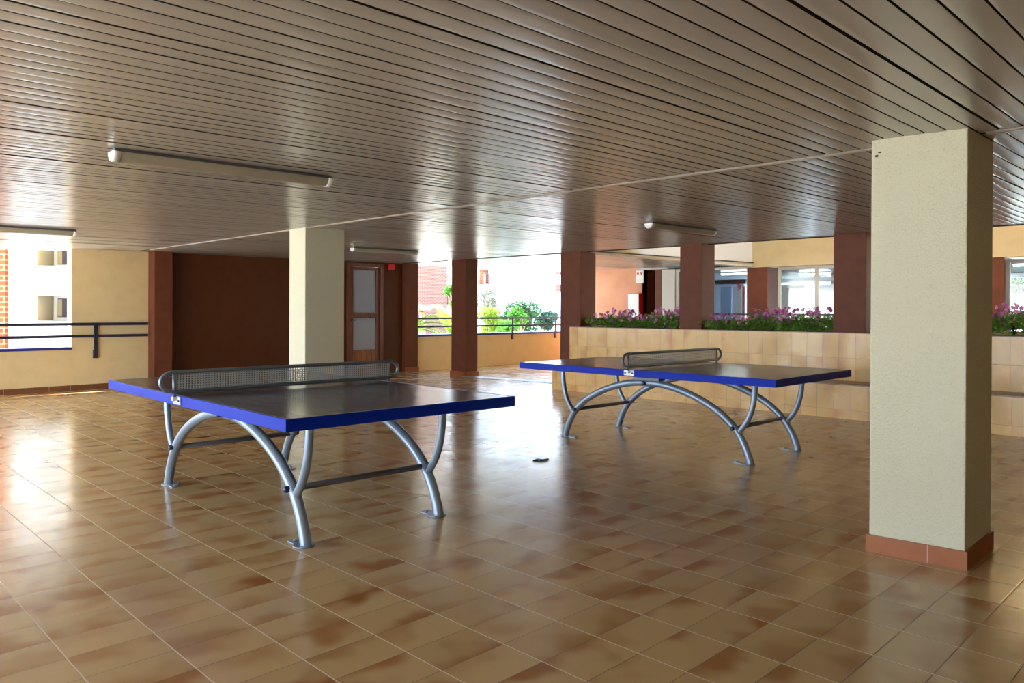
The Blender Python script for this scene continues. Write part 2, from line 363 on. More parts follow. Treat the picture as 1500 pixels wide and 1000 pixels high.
# dark rim where the ceiling ends above the planter and the corridor
bm = MB()
for x0, x1 in ((-13.4, -11.9), (-11.37, -8.72), (-8.2, 4.0)):
    c = [(x0,10.07),(x1,10.07),(x1,10.105),(x0,10.105)]
    bm.hexa([(a,b,ceil_z(a,b)-.012) for a, b in c]+[(a,b,ceil_z(a,b)+.03) for a, b in c])
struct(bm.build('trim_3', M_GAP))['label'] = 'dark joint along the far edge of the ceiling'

bm = MB(); bm.box(-160, 120, -160, 160, -.6, -.35); g_ = bm.build('ground', M_GROUND); struct(g_); g_['label'] = 'pale sunlit ground outside'

# ------------------------------------------------------------------ long left facade
TOPZ = 2.34
bm = MB(); bm.fbox(-6.2, 3.48, -.15, .65, -.2, 0); bm.fbox(3.48, 4.66, -.15, 2.26, -.2, 0)
struct(bm.build('wall_left', M_CREAM))['label'] = 'cream parapet and wall at the left'
bm = MB(); bm.fbox(-6.2, 3.478, .645, .688, -.22, .02)
struct(bm.build('trim_4', M_BLUECAP))['label'] = 'blue tile coping on the left parapet'
bm = MB()
s = -6.2
while s < 4.6:
    bm.fbox(s, min(s+.298, 4.615), -.05, .085, 0.0, .012, 0); bm.fbox(s+.298, min(s+.302, 4.615), -.05, .085, 0, .0115, 1); s += .302
struct(bm.build('baseboard_left', [M_SKIRT, M_GROUT]))['label'] = 'brown tile skirting under the cream wall'
bm = MB(); bm.fbox(4.662, 8.70, -.15, 2.30, -.22, -.02); bm.fbox(8.70, 9.64, 2.285, 2.33, -.22, -.02); bm.fbox(9.64, 10.2, -.15, 2.335, -.22, -.02)
struct(bm.build('wall_back', M_BROWN2))['label'] = 'dark brown painted wall around the glazed door'
bm = MB(); bm.fbox(10.58, 17.2, -.2, .70, -.2, 0)
struct(bm.build('wall_rear', M_OCHRE))['label'] = 'ochre parapet along the far corridor'
bm = MB(); bm.fbox(10.58, 17.2, .695, .738, -.22, .02)
struct(bm.build('trim_5', M_BLUECAP))['label'] = 'blue tile coping on the far parapet'
bm = MB(); bm.box(-1.2, 3.9, -4.6, -4.45, -.1, 2.3); struct(bm.build('wall_light_block_front', M_CREAM))  # unseen wall added to keep terrace light off the right floor
bm = MB(); bm.box(3.9, 4.1, -4.6, 10.1, -.1, 2.5); struct(bm.build('wall_right', M_CREAM))

def column(label, faces, matl, skirt=None, z0=0.0, name='column', cat='column', group=None, sm=M_TERRA):
    """FACES: the four ground corners of the shaft, counter-clockwise."""
    cx = sum(p[0] for p in faces)/4; cyy = sum(p[1] for p in faces)/4
    t = thing(name, label, cat, (cx, cyy, z0), 0, group)
    b = MB(); F = [(p[0]-cx, p[1]-cyy) for p in faces]
    b.hexa([(a, c, 0) for a, c in F]+[(a, c, ceil_z(a+cx, c+cyy)-z0+.008) for a, c in F])
    b.build('shaft', matl, t, bevel=.006)
    if skirt:
        h, th = skirt; b = MB()
        for i in range(4):
            p, q = Vector((*F[i], 0)), Vector((*F[(i+1) % 4], 0)); d = (q-p).normalized(); n = Vector((d.y, -d.x, 0)); L = (q-p).length
            a0 = p-d*th if True else p; a1 = q+d*th; tot = (a1-a0).length; cut = min(.31, tot*.62)
            for (s0, s1, mi, tt) in ((0, cut, 0, th), (cut+.003, tot, 0, th), (cut, cut+.003, 1, th*.92)):
                A = a0+d*s0; B = a0+d*s1
                b.hexa([A-n*.0, B-n*.0, B+n*tt, A+n*tt, A+Vector((0,0,h)), B+Vector((0,0,h)), B+n*tt+Vector((0,0,h)), A+n*tt+Vector((0,0,h))], mi)
        b.build('skirting', [sm, M_GROUT], t)
    return t
def rect(x0, x1, y0, y1): return [(x0,y0),(x1,y0),(x1,y1),(x0,y1)]
p1 = column('thick cream stucco pillar with terracotta skirting in the right foreground', [(-1.507,4.228),(-1.067,4.268),(-1.072,4.775),(-1.512,4.735)], M_STUCCO, (.092, .012), name='pillar', cat='pillar')
b = MB(); b.cyl((-.19, -.262, 2.105), (-.19, -.285, 2.10), .006, 8); b.cyl((-.2, -.262, 2.12), (-.17, -.272, 2.12), .004, 6); b.build('rusty_fixing', M_LEAFB, p1)
column('cream pillar standing before the dark brown wall beside the glazed door', rect(-8.10, -7.735, 4.435, 4.955), M_STUCCO, (.09, .012), name='pillar', cat='pillar')
column('slender red brown column in the middle of the open corridor side', rect(-11.86, -11.42, 10.17, 10.50), M_BROWN, (.10, .02), z0=floor_z(-11.6, 10.3)-.005)
column('red brown column at the left end of the tiled planter', rect(-8.70, -8.245, 9.955, 10.36), M_BROWN, (.09, .012))
Z_PL = 1.02
column('red brown column rising from the planter behind the far table', rect(-6.27, -5.90, 9.90, 10.27), M_BROWN, z0=Z_PL)
column('red brown column on the planter just left of the near pillar', rect(-3.97, -3.57, 9.86, 10.26), M_BROWN, z0=Z_PL)
# piers at the two ends of the brown wall
def fpier(label, s0, s1, o0, o1, matl, z0, sk=None):
    c = fac((s0+s1)/2, z0, 0); t = thing('pier', label, 'column', c)
    b = MB(); b.fbox(s0, s1, z0, ceil_z(-13.2, (s0+s1)/2)+.012, o0, o1)
    for v in b.bm.verts: v.co -= c
    b.build('shaft', matl, t)
    if sk:
        b = MB(); b.fbox(s0-.0, s1+.02, z0, z0+sk, o1-.0, o1+.02); b.fbox(s1, s1+.02, z0, z0+sk, o0+.0, o1)
        for v in b.bm.verts: v.co -= c
        b.build('skirting', M_TERRA, t)
fpier('projecting red brown pier between the cream wall and the dark brown wall', 4.665, 4.96, -.018, .27, M_BROWN, -.03)
fpier('warm brown pier at the corner between glazed door and open corridor', 10.205, 10.575, -.2, .09, M_BROWN, floor_z(-13.5, 10.4)-.02, .12)

# ------------------------------------------------------------------ glazed door
zb = floor_z(-13.5, 9.2)-.01
def on_fac(name, matl, parent, boxes, c, bevel=0):
    b = MB()
    for bx in boxes: b.fbox(*bx)
    for v in b.bm.verts: v.co -= c
    return b.build(name, matl, parent, bevel=bevel)
c = fac(9.17, zb)
d = thing('door_1', 'brown wooden door with two glass panes beside a red alarm box', 'door', c); d['kind'] = 'structure'
on_fac('door_frame', M_WOOD, d, [(8.70,8.78,zb,2.285,-.08,.03),(9.56,9.64,zb,2.285,-.08,.03),(8.78,9.56,2.21,2.285,-.08,.03)], c, .004)
leaf = on_fac('door_leaf', M_WOOD, d, [(8.79,8.87,zb,2.205,-.06,-.01),(9.47,9.55,zb,2.205,-.06,-.01),(8.87,9.47,2.14,2.205,-.06,-.01),(8.87,9.47,1.125,1.24,-.06,-.01),(8.87,9.47,zb,.12,-.06,-.01)], c, .004)
on_fac('door_panel', M_WOODP, leaf, [(8.87,9.47,.12,.455,-.05,-.022),(8.92,9.42,.17,.41,-.05,-.016)], c, .004)
on_fac('pane', M_GLASSD, leaf, [(8.87,9.47,1.24,2.14,-.045,-.04)], c)
on_fac('pane', M_GLASSD, leaf, [(8.87,9.47,.455,1.125,-.045,-.04)], c)
on_fac('handle', M_BAR, leaf, [(8.81,8.85,1.06,1.10,-.01,.03),(8.81,8.93,1.07,1.09,.02,.035)], c)
bm = MB(); bm.fbox(8.5, 9.9, -.1, 2.34, -.75, -.70); struct(bm.build('wall_behind_door', mat('grey lobby paint', (.42,.46,.53), .7)))
c = fac(9.87, 2.18); b = MB(); b.fbox(9.81, 9.93, 2.17, 2.30, -.02, .05)
for v in b.bm.verts: v.co -= c
o = b.build('alarm_box', M_ALARM, bevel=.006); o.location = c; tag(o, 'small red alarm box high on the brown wall right of the door', 'alarm')

# ------------------------------------------------------------------ railings
def railing(name, label, s0, s1, zs, posts, zlo, o=.05):
    c = fac(s0, zlo); t = thing(name, label, 'railing', c)
    def P(b, nm, m=M_RAIL):
        for v in b.bm.verts: v.co -= c
        b.build(nm, m, t, bevel=.004)
    for z in zs:
        b = MB(); b.fbox(s0, s1, z-.022, z+.022, o-.015, o+.015); P(b, 'rail')
    for ps in posts:
        b = MB(); b.fbox(ps-.03, ps+.03, zlo, zs[0]-.02, o-.042, o-.018); b.fbox(ps-.045, ps+.0, zlo, zlo+.13, o-.05, o-.02); P(b, 'post')
    return t
railing('railing', 'dark two-bar handrail in front of the cream left wall', -6.0, 4.635, (1.045, .855), (3.83, 2.0, .1, -1.9, -3.9), .50)
railing('railing', 'two-bar handrail above the ochre parapet, garden behind', 10.58, 16.9, (1.113, .92), (12.05, 13.84, 15.61), .555)

# ------------------------------------------------------------------ table tennis tables
def arch_pts(n=40):
    K = [(-1.012,.0),(-.985,.085),(-.937,.19),(-.865,.29),(-.735,.40),(-.57,.49),(-.38,.56),(-.19,.603),(0,.615)]
    K = K+[(-a, b) for a, b in K[-2::-1]]
    P = [Vector((a, 0, b)) for a, b in K]; out = []
    for i in range(len(P)-1):
        p0, p1, p2, p3 = P[max(i-1,0)], P[i], P[i+1], P[min(i+2,len(P)-1)]
        for k in range(4):
            t = k/4; out.append(.5*((2*p1)+(p2-p0)*t+(2*p0-5*p1+4*p2-p3)*t*t+(3*p1-p0-3*p2+p3)*t**3))
    return out+[P[-1]]
def strut_pts():
    K = [(1.045,.695),(1.043,.62),(1.032,.52),(1.003,.415),(.955,.325),(.893,.25)]
    P = [Vector((a, 0, b)) for a, b in K]; out = []
    for i in range(len(P)-1):
        p0, p1, p2, p3 = P[max(i-1,0)], P[i], P[i+1], P[min(i+2,len(P)-1)]
        for k in range(4):
            t = k/4; out.append(.5*((2*p1)+(p2-p0)*t+(2*p0-5*p1+4*p2-p3)*t*t+(3*p1-p0-3*p2+p3)*t**3))
    return out+[P[-1]]
TZ, TL, TW, TV = .753, 1.37, .7625, .455
def make_table(label, loc, rz):
    t = thing('table_tennis_table', label, 'table', loc, rz, 'outdoor table tennis tables')
    b = MB(); b.box(-TL+.012, TL-.012, -TW+.012, TW-.012, TZ-.03, TZ-.001)
    top = b.build('tabletop', M_TOP, t)
    b = MB()
    for (x0,x1,y0,y1) in ((-TL+.012,TL-.012,-TW+.012,-TW+.022),(-TL+.012,TL-.012,TW-.022,TW-.012),(-TL+.012,-TL+.022,-TW+.022,TW-.022),(TL-.022,TL-.012,-TW+.022,TW-.022)):
        b.box(x0, x1, y0, y1, TZ-.004, TZ-.0003)
    b.build('border_line', M_LINE, top)
    b = MB()
    for (x0,x1,y0,y1) in ((-TL,TL,-TW,-TW+.012),(-TL,TL,TW-.012,TW),(-TL,-TL+.012,-TW+.012,TW-.012),(TL-.012,TL,-TW+.012,TW-.012)):
        b.box(x0, x1, y0, y1, TZ-.062, TZ)
    b.build('edge_frame', M_BLUE, t, bevel=.003)
    for x_ in (-.9, -.3, .3, .9):
        b = MB(); b.box(x_-.02, x_+.02, -TW+.012, TW-.012, TZ-.055, TZ-.03); b.build('under_brace', M_BAR, t)
    for sg in (-1, 1):
        y = sg*TV
        b = MB(); b.tube([p+Vector((0, y, 0)) for p in arch_pts()], .032, 18)
        a = b.build('arched_leg', M_STEEL, t)
        for e in (-1, 1):
            b = MB(); b.cyl((e*.985, y, -.0), (e*.985, y, .008), .058, 20); b.box(e*.86 if e > 0 else e*.985, e*.985 if e > 0 else e*.86, y-.03, y+.03, 0, .007)
            b.cyl((e*.885, y, .006), (e*.885, y, .016), .011, 6)
            b.build('foot_plate', M_STEEL, a)
            b = MB(); b.tube([Vector((e*p.x, y, p.z)) for p in strut_pts()], .024, 16)
            b.build('curved_strut', M_STEEL, t)
            b = MB(); b.box(e*1.045-.06, e*1.045+.06, y-.04, y+.04, .68, .692); b.build('strut_plate', M_STEEL, t)
            b = MB(); b.cyl((e*.862, y+sg*.02, .29), (e*.862, y+sg*.045, .29), .019, 14); b.dome((e*.862, y+sg*.045, .29), .019, (0, sg, 0), 14)
            b.build('bolt_cap', M_BOLT, a)
        b = MB(); b.cyl((-.03, y+sg*.02, .612), (-.03, y+sg*.045, .612), .019, 14); b.dome((-.03, y+sg*.045, .612), .019, (0, sg, 0), 14); b.build('bolt_cap', M_BOLT, a)
        b = MB(); b.box(-.14, .14, y-.05, y+.05, .64, .70); b.build('arch_mount', M_BAR, t)
    for e in (-1, 1):
        b = MB(); b.tube([(e*.862, -TV, .29), (e*.862, TV, .29)], .018, 12); b.build('crossbar', M_BAR, t)
    # net
    net = bpy.data.objects.new('net', None); COL.objects.link(net); net.parent = t; net.empty_display_size = .1
    zt, zb_, ye, R = .895, .777, .79, .059
    loop = []
    for i in range(13): a_ = -math.pi/2+math.pi*i/12; loop.append((0, ye+R*1.25*math.cos(a_), (zt+zb_)/2+R*math.sin(a_)))
    for i in range(13): a_ = math.pi/2+math.pi*i/12; loop.append((0, -ye+R*1.25*math.cos(a_), (zt+zb_)/2+R*math.sin(a_)))
    b = MB(); b.tube(loop, .0125, 12, closed=True); b.build('net_frame', M_NETF, net)
    for sg in (-1, 1):
        b = MB(); b.cyl((0, sg*.782, TZ-.02), (0, sg*.782, zt), .0115, 12); b.build('upright', M_NETF, net)
        b = MB(); b.box(-.055, .055, sg*TW, sg*(TW+.008), TZ-.052, TZ-.004); b.box(-.014, .014, sg*(TW+.0), sg*(TW+.034), TZ-.03, TZ-.006)
        k = b.build('bracket', M_BRKT, net, bevel=.002)
        for e in (-.038, .038):
            b = MB(); b.cyl((e, sg*(TW+.006), TZ-.03), (e, sg*(TW+.014), TZ-.03), .009, 6); b.build('bolt', M_BOLT, k)
    b = MB(); nh, nv = 7, 88; y0, y1, z0, z1 = -.772, .772, .785, .887
    for i in range(nh+1):
        z = z0+(z1-z0)*i/nh; hw = .0026 if 0 < i < nh else .006; b.box(-.0011, .0011, y0, y1, z-hw, z+hw)
    for i in range(nv+1):
        y = y0+(y1-y0)*i/nv; hw = .0038 if 0 < i < nv else .006; b.box(-.0010, .0010, y-hw, y+hw, z0, z1)
    b.build('perforated_panel', M_NETP, net)
    return t
make_table('blue-edged slate table tennis table nearest the camera at the left', (-4.631, 2.564, 0), -.018)
make_table('blue-edged slate table tennis table farther back before the tiled planter', (-4.063, 6.349, 0), .008)

# ------------------------------------------------------------------ planter bench and flowers
PX0_, PX1_ = -8.30, 3.85
t = thing('planter', 'long tiled planter with a low seat ledge along its front', 'planter', (PX0_, 9.3, 0))
def pl(nm, boxes, mts, bevel=0):
    b = MB()
    for bx in boxes: b.box(*bx)
    for v in b.bm.verts: v.co -= Vector((PX0_, 9.3, 0))
    o = b.build(nm, mts, t, bevel=bevel); return o
M_PLANT2 = tile_mat('glazed planter tiles', (0, 2), (.203, .3085), (0, 1.018-.3085*4), (.80,.48,.145), (.60,.24,.05), (.44,.29,.14), (.32,.19,.09), rough=.28, blotch=(.42,.85), dark=.70, nscale=3.2)
M_BENCH = tile_mat('glazed bench tiles', (0, 2), (.203, .3085), (.10, .415-.3085*2), (.80,.48,.145), (.60,.24,.05), (.44,.29,.14), (.32,.19,.09), rough=.28, blotch=(.42,.85), dark=.70, nscale=3.2)
M_PEND2 = tile_mat('glazed planter end tiles', (1, 2), (.203, .3085), (0, .415-.3085*2), (.80,.48,.145), (.60,.24,.05), (.44,.29,.14), (.32,.19,.09), rough=.28, blotch=(.42,.85), dark=.70, nscale=3.2)
pl('bench_front', [(PX0_+.001, PX1_, 9.30, 9.76, -.1, .405)], M_BENCH)
pl('seat_ledge', [(PX0_-.005, PX1_, 9.285, 9.72, .405, .425)], M_LEDGE, .004)
pl('upper_wall', [(PX0_+.03, PX1_, 9.70, 9.90, .425, 1.018)], M_PLANT2)
pl('end_wall', [(-8.235, -8.1, 9.9, 10.75, -.1, 1.0)], M_PEND2)
pl('back_wall', [(-8.1, PX1_, 10.62, 10.75, -.1, 1.06)], M_CREAM)
pl('rim', [(PX0_+.03, PX1_, 9.705, 9.745, 1.018, 1.026)], M_LEDGE)
so = pl('soil', [(-8.1, PX1_, 9.88, 10.63, .85, 1.022)], M_SOIL)

def leaf_cloud(bm, c, r, n, size, mi=0, flat=.3, shell=.35):
    c = Vector(c)
    for _ in range(n):
        while True:
            p = Vector((random.uniform(-1,1), random.uniform(-1,1), random.uniform(-1,1)))
            if shell*.9 < p.length < 1: break
        q = Vector((c.x+p.x*r[0], c.y+p.y*r[1], c.z+p.z*r[2]))
        d = (p+Vector((random.uniform(-.8,.8), random.uniform(-.8,.8), random.uniform(-.3,.9)))).normalized()
        u = d.cross(Vector((random.uniform(-1,1), random.uniform(-1,1), random.uniform(-1,1)))).normalized(); v = d.cross(u)
        s = size*random.uniform(.6, 1.3); w = s*.38
        a = [q-u*s*.5, q+v*w*.5+d*s*.08, q+u*s*.5-d*s*.1, q-v*w*.5+d*s*.08]
        f = bm.quad(a, mi)
def flower(bm, p, d, r, mi=0):
    d = Vector(d).normalized(); u = d.cross(Vector((.3,.5,.8))).normalized(); v = d.cross(u); p = Vector(p)
    for k in range(5):
        a = k*2*math.pi/5; e = u*math.cos(a)+v*math.sin(a); sd_ = d.cross(e)
        bm.quad([p, p+e*r*.6+sd_*r*.42+d*r*.15, p+e*r+d*r*.05, p+e*r*.6-sd_*r*.42+d*r*.15], mi)
FLOWERS = []
for mm in (M_PINK, M_MAUVE):
    b = MB(); flower(b, (0,0,0), (0,0,1), .028); o = b.build('flower', mm); FLOWERS.append(o.data); bpy.data.objects.remove(o)
GF = 'pink-flowered plants along the planter'
def plant(x, y, w, h, label, nf, dens=1.0):
    t = thing('flowering_plant', label, 'plant', (x, y, Z_PL-.002), random.uniform(-.2, .2), GF)
    b = MB()
    for _ in range(int(9*dens)+3):
        a = random.uniform(0, 6.28); rr = random.uniform(0, w); b.tube([(0,0,0), (math.cos(a)*rr*.5, math.sin(a)*rr*.4, h*.5), (math.cos(a)*rr, math.sin(a)*rr*.7, h*random.uniform(.8,1.15))], [.004,.003,.002], 5)
    b.build('stems', M_L2, t)
    b = MB()
    for q in range(13):
        leaf_cloud(b, (w*1.15*math.cos(q*2.4)*(q/12)**.5, w*.62*math.sin(q*2.4)*(q/12)**.5, random.uniform(.26, .62)*h), (.11,.09,h*.34), 105, .044, 0, shell=.15)
    b.build('foliage', M_L6, t)
    for _ in range(nf):
        a = random.uniform(0, 6.28); rr = w*math.sqrt(random.uniform(0, 1.1)); z = h*random.uniform(.35, 1.2)
        o = bpy.data.objects.new('flower', FLOWERS[0 if random.random() < .6 else 1]); COL.objects.link(o); o.parent = t
        o.location = (math.cos(a)*rr, math.sin(a)*rr*.75, z); o.rotation_euler = (random.uniform(-.2, 1.6), random.uniform(-1.5, 1.5), a); k_ = random.uniform(.8, 1.35); o.scale = (k_, k_, k_)
    return t
ordn = ['leftmost', 'second', 'third', 'fourth', 'fifth', 'sixth']
for i, (xx, w, h, nf) in enumerate(((-7.92,.22,.19,26), (-7.5,.27,.25,34), (-7.08,.27,.20,24), (-6.72,.27,.27,30), (-6.45,.2,.23,22))):
    plant(xx, 10.12+random.uniform(-.06,.06), w, h, 'pink-flowered planter plant, %s from the left between first and second planter columns' % ('first' if i == 0 else ordn[i]), int(nf*2))
for i, (xx, w, h, nf) in enumerate(((-5.62,.24,.20,22), (-5.28,.26,.17,22), (-4.93,.27,.27,32), (-4.55,.28,.27,34), (-4.20,.24,.27,34))):
    plant(xx, 10.12+random.uniform(-.06,.06), w, h, 'pink-flowered planter plant, %s from the left between second and third planter columns' % ('first' if i == 0 else ordn[i]), int(nf*2))
for i, (xx, w, h, nf) in enumerate(((-2.42,.25,.26,26), (-2.05,.27,.30,32), (-1.62,.27,.28,30))):
    plant(xx, 10.08, w, h, ('pink-flowered planter plant half hidden at the right edge of the near pillar', 'pink-flowered planter plant below the right-hand leafy window', 'pink-flowered planter plant cut by the right picture edge')[i], int(nf*2))

# ------------------------------------------------------------------ ceiling battens
def batten(y0, y1, x, label, lit=False):
    cz = ceil_z(x, (y0+y1)/2); L = y1-y0
    t = thing('batten_light', label, 'lamp', (x, (y0+y1)/2, cz), 0, 'unlit tube lights under the ceiling')
    t.rotation_euler = (math.atan(.014), 0, 0)
    b = MB(); b.box(-.045, .045, -L/2+.01, L/2-.01, -.026, -.003); b.build('base_tray', M_BAR, t)
    b = MB(); n = 12; prof = [(.052*math.cos(math.pi*k/n), -.02-.05*math.sin(math.pi*k/n)) for k in range(n+1)]
    for y in (0,):
        A = [b.bm.verts.new((p, -L/2+.04, q)) for p, q in prof]; B = [b.bm.verts.new((p, L/2-.04, q)) for p, q in prof]
        for k in range(n): f = b.bm.faces.new([A[k], A[k+1], B[k+1], B[k]]); f.smooth = True
    b.build('milky_cover', M_LAMP, t)
    for e in (-1, 1):
        b = MB(); A = [b.bm.verts.new((p*1.06, e*(L/2-.04), q*1.05+.001)) for p, q in prof]; B = [b.bm.verts.new((p*1.06, e*(L/2-.006), q*1.05+.001)) for p, q in prof]; C_ = [b.bm.verts.new((p*.85, e*L/2, q*.9)) for p, q in prof]
        for R1, R2 in ((A, B), (B, C_)):
            for k in range(n): f = b.bm.faces.new([R1[k], R1[k+1], R2[k+1], R2[k]]); f.smooth = True
        b.bm.faces.new(C_); b.bm.faces.new(A); b.build('end_cap', M_LCAP, t)
batten(1.375, 2.765, -4.50, 'long milky batten light above the nearest table')
batten(1.28, 2.64, -9.86, 'milky batten light at the left, cut by the picture edge')
batten(6.52, 7.80, -9.98, 'milky batten light above the glazed wooden door')
batten(6.80, 8.15, -4.70, 'milky batten light above the far table, near the planter')

# ------------------------------------------------------------------ small things on the floor
b = MB()
random.seed(3)
P = [(-.085,-.05),(-.03,-.035),(.0,-.06),(.05,-.01),(.10,.045),(.045,.035),(.0,.05),(-.04,.01)]
f0 = [b.bm.verts.new((p[0]*.75, p[1]*.75, .001)) for p in P]; f1 = [b.bm.verts.new((p[0]*.72, p[1]*.72, .006+.012*random.random())) for p in P]
b.bm.faces.new(f0[::-1]); b.bm.faces.new(f1)
for i in range(len(P)): b.bm.faces.new([f0[i], f0[(i+1) % 8], f1[(i+1) % 8], f1[i]])
o = b.build('plastic_scrap', M_SCRAP); o.location = (-4.38, 4.76, 0); o.rotation_euler = (0, 0, .75); tag(o, 'flat dark blue scrap lying on the floor between the two tables', 'scrap')
b = MB(); b.tube([(-.03,0,.003), (0,.004,.006), (.03,-.002,.004)], [.002,.006,.0015], 6); o = b.build('dry_twig', M_LEAFB); o.location = (-4.20, 2.16, 0); o.rotation_euler = (0, 0, .4); tag(o, 'tiny dry twig on the tiles under the nearest table', 'twig')
# drain strip between the corridor columns
b = MB(); x0, x1, y0, y1 = -11.38, -8.31, 10.02, 10.32
n = 12
for i in range(n):
    a0 = x0+(x1-x0)*i/n; a1 = x0+(x1-x0)*(i+1)/n-.006
    c4 = [(a0,y0),(a1,y0),(a1,y1),(a0,y1)]
    b.hexa([(p, q, floor_z(p, q)-.02) for p, q in c4]+[(p, q, floor_z(p, q)+.006) for p, q in c4])
struct(b.build('trim_6', M_DRAIN))['label'] = 'grey drain strip across the floor between the columns'

# ------------------------------------------------------------------ wing across the courtyard
bm = MB(); bm.box(-8.42, -8.2, 10.12, 16.1, 2.30, 11.0); struct(bm.build('wall_court_left', mat('pale fascia paint', (.62,.59,.51), .8, spec=.2)))['label'] = 'pale fascia along the left side of the courtyard'
bm = MB(); bm.box(-8.2, 4.2, 15.9, 16.1, 2.285, 11.0); struct(bm.build('wall_court_back', M_FASC))['label'] = 'cream fascia over the windows across the courtyard'
bm = MB(); bm.box(4.1, 4.3, 10.1, 16.1, -.1, 11.0); struct(bm.build('wall_court_right', M_FASC))
bm = MB(); bm.box(-13.95, -11.40, 16.3, 16.45, -.1, 2.42); struct(bm.build('wall_corridor_end', M_SALMON))['label'] = 'salmon wall closing the corridor'
bm = MB(); bm.box(-11.40, -10.5, 17.0, 17.1, -.1, 2.42); bm.box(-11.45, -11.40, 16.3, 17.1, -.1, 2.42); struct(bm.build('wall_corridor_recess', M_BROWN))
bm = MB(); bm.box(-11.6, -10.61, 16.29, 17.3, 2.36, 2.6); struct(bm.build('ceiling_recess', M_SLAT))
bm = MB(); bm.box(-10.86, -10.645, 16.02, 16.95, -.03, 2.335); o = bm.build('pier', M_BROWN); tag(o, 'narrow brown pier left of the white framed courtyard door', 'column')
bm = MB(); bm.box(-8.33, -7.85, 15.92, 16.5, -.03, 2.284); o = bm.build('pier', M_BROWN); tag(o, 'brown pier at the inner corner between two courtyard windows', 'column')
bm = MB(); bm.box(-3.72, -3.40, 15.92, 16.5, -.03, 2.284); o = bm.build('pier', M_BROWN); tag(o, 'brown pier seen right of the near pillar, beside leafy window', 'column')
bm = MB()
for a_, b2 in ((-10.27, -8.34), (-7.84, -3.73), (-3.39, 4.09)): bm.box(a_, b2, 15.98, 16.16, -.1, .45)
struct(bm.build('wall_window_sill', M_CREAM))
# windows
def window(nm, label, x0, x1, y, z0, z1, mull=(), fr=M_FRAME, w=.06):
    t = thing(nm, label, 'window', ((x0+x1)/2, y, z0)); t['kind'] = 'structure'; cx = (x0+x1)/2
    b = MB(); b.box(x0-cx, x0+w-cx, -.03, .03, 0, z1-z0); b.box(x1-w-cx, x1-cx, -.03, .03, 0, z1-z0); b.box(x0+w-cx, x1-w-cx, -.03, .03, z1-z0-w, z1-z0); b.box(x0+w-cx, x1-w-cx, -.03, .03, 0, w)
    b.build('window_frame', fr, t, bevel=.004)
    for mx_ in mull:
        b = MB(); b.box(mx_-.035-cx, mx_+.035-cx, -.028, .028, w, z1-z0-w); b.build('mullion', fr, t)
    b = MB(); b.box(x0+w-cx, x1-w-cx, -.004, .004, w, z1-z0-w); b.build('pane', M_GLASS, t)
window('window_1', 'pale framed glazing right of the white door frame, behind the flowers', -10.26, -8.34, 16.05, .45, 2.33, (-9.3,))
window('window_2', 'two-pane courtyard window right of the inner corner pier', -7.66, -6.2, 16.05, .45, 2.275, (-6.81,))
window('window_3', 'next courtyard window, hidden behind the planter column', -6.1, -3.75, 16.05, .45, 2.27, (-4.9,))
window('window_4', 'leafy window seen right of the near pillar', -3.39, -1.2, 16.05, .45, 2.25, (-2.2,), M_DFRAME)
b_ = MB(); b_.box(-10.64, -10.27, 16.0, 16.12, .45, 2.33); struct(b_.build('trim_7', M_FRAME))['label'] = 'pale door frame beside the narrow brown pier'
bm = MB(); bm.box(-1.2, 4.2, 15.98, 16.16, .45, 2.3); struct(bm.build('wall_window_side', M_BROWN))
bm = MB(); bm.tbox(-1.1, 3.9, 9.95, 10.08, 1.03, -.005); struct(bm.build('wall_light_block_right', M_BROWN))  # added out of view to cut courtyard light on the right floor
# room behind the windows
bm = MB(); bm.box(-13.2, 4.2, 16.45, 23.2, -.15, -.02); struct(bm.build('floor_lounge', mat('pale lounge floor', (.5,.5,.48), .4)))
bm = MB()
y = 16.5
while y < 23.0: bm.box(-10.5, 4.2, y, y+.13, 2.33, 2.36); y += .15
bm.box(-10.6, 4.2, 16.1, 23.3, 2.37, 2.8); struct(bm.build('ceiling_lounge', mat('grey lounge slats', (.13,.15,.145), .3)))
bm = MB(); bm.box(-13.35, -13.2, 16.45, 23.2, -.1, 2.4); bm.box(-13.2, -10.6, 17.4, 23.2, 2.36, 2.8); bm.box(-13.2, -12.1, 23.0, 23.2, -.1, 2.4); bm.box(-9.35, -8.95, 23.0, 23.2, -.1, 2.4); bm.box(-6.6,-6.2, 23.0,23.2,-.1,2.4); bm.box(-13.2, 4.2, 23.0, 23.2, 2.22, 2.4); bm.box(4.1,4.3,16.1,23.2,-.1,2.4)
struct(bm.build('wall_lounge_back', mat('pale lounge wall', (.62,.68,.74), .7)))
M_VOILE = mat('white voile', (.8,.8,.8), .8)
_n = M_VOILE.node_tree; _t = _n.nodes.new('ShaderNodeBsdfTranslucent'); _t.inputs[0].default_value = (.38,.41,.44,1); _n.links.new(_t.outputs[0], _n.nodes['Material Output'].inputs[0])
for x0, x1, nm in ((-12.1, -9.35, 'white translucent curtain across the left lounge window'), (-8.95, -6.6, 'white translucent curtain across the middle lounge window')):
    b = MB(); n = 60; R = [[b.bm.verts.new((x0+(x1-x0)*k/n, 22.9+.03*math.sin(k*1.1), z)) for z in (-.02, 2.22)] for k in range(n+1)]
    for k in range(n): f = b.bm.faces.new([R[k][0], R[k+1][0], R[k+1][1], R[k][1]]); f.smooth = True
    tag(b.build('curtain', M_VOILE), nm, 'curtain')
def lit(x, y, L, label):
    t = thing('batten_light', label, 'lamp', (x, y, 2.33), 0, 'lit tube lights in the room across the courtyard')
    b = MB(); b.box(-L/2, L/2, -.05, .05, -.03, 0); b.build('base_tray', M_WHITE, t)
    b = MB(); b.cyl((-L/2+.03, 0, -.05), (L/2-.03, 0, -.05), .024, 10); b.build('tube', M_TUBE, t)
lit(at_y(1080, 401, 18).x-.1, 18, .75, 'glowing tube light seen through the left courtyard window')
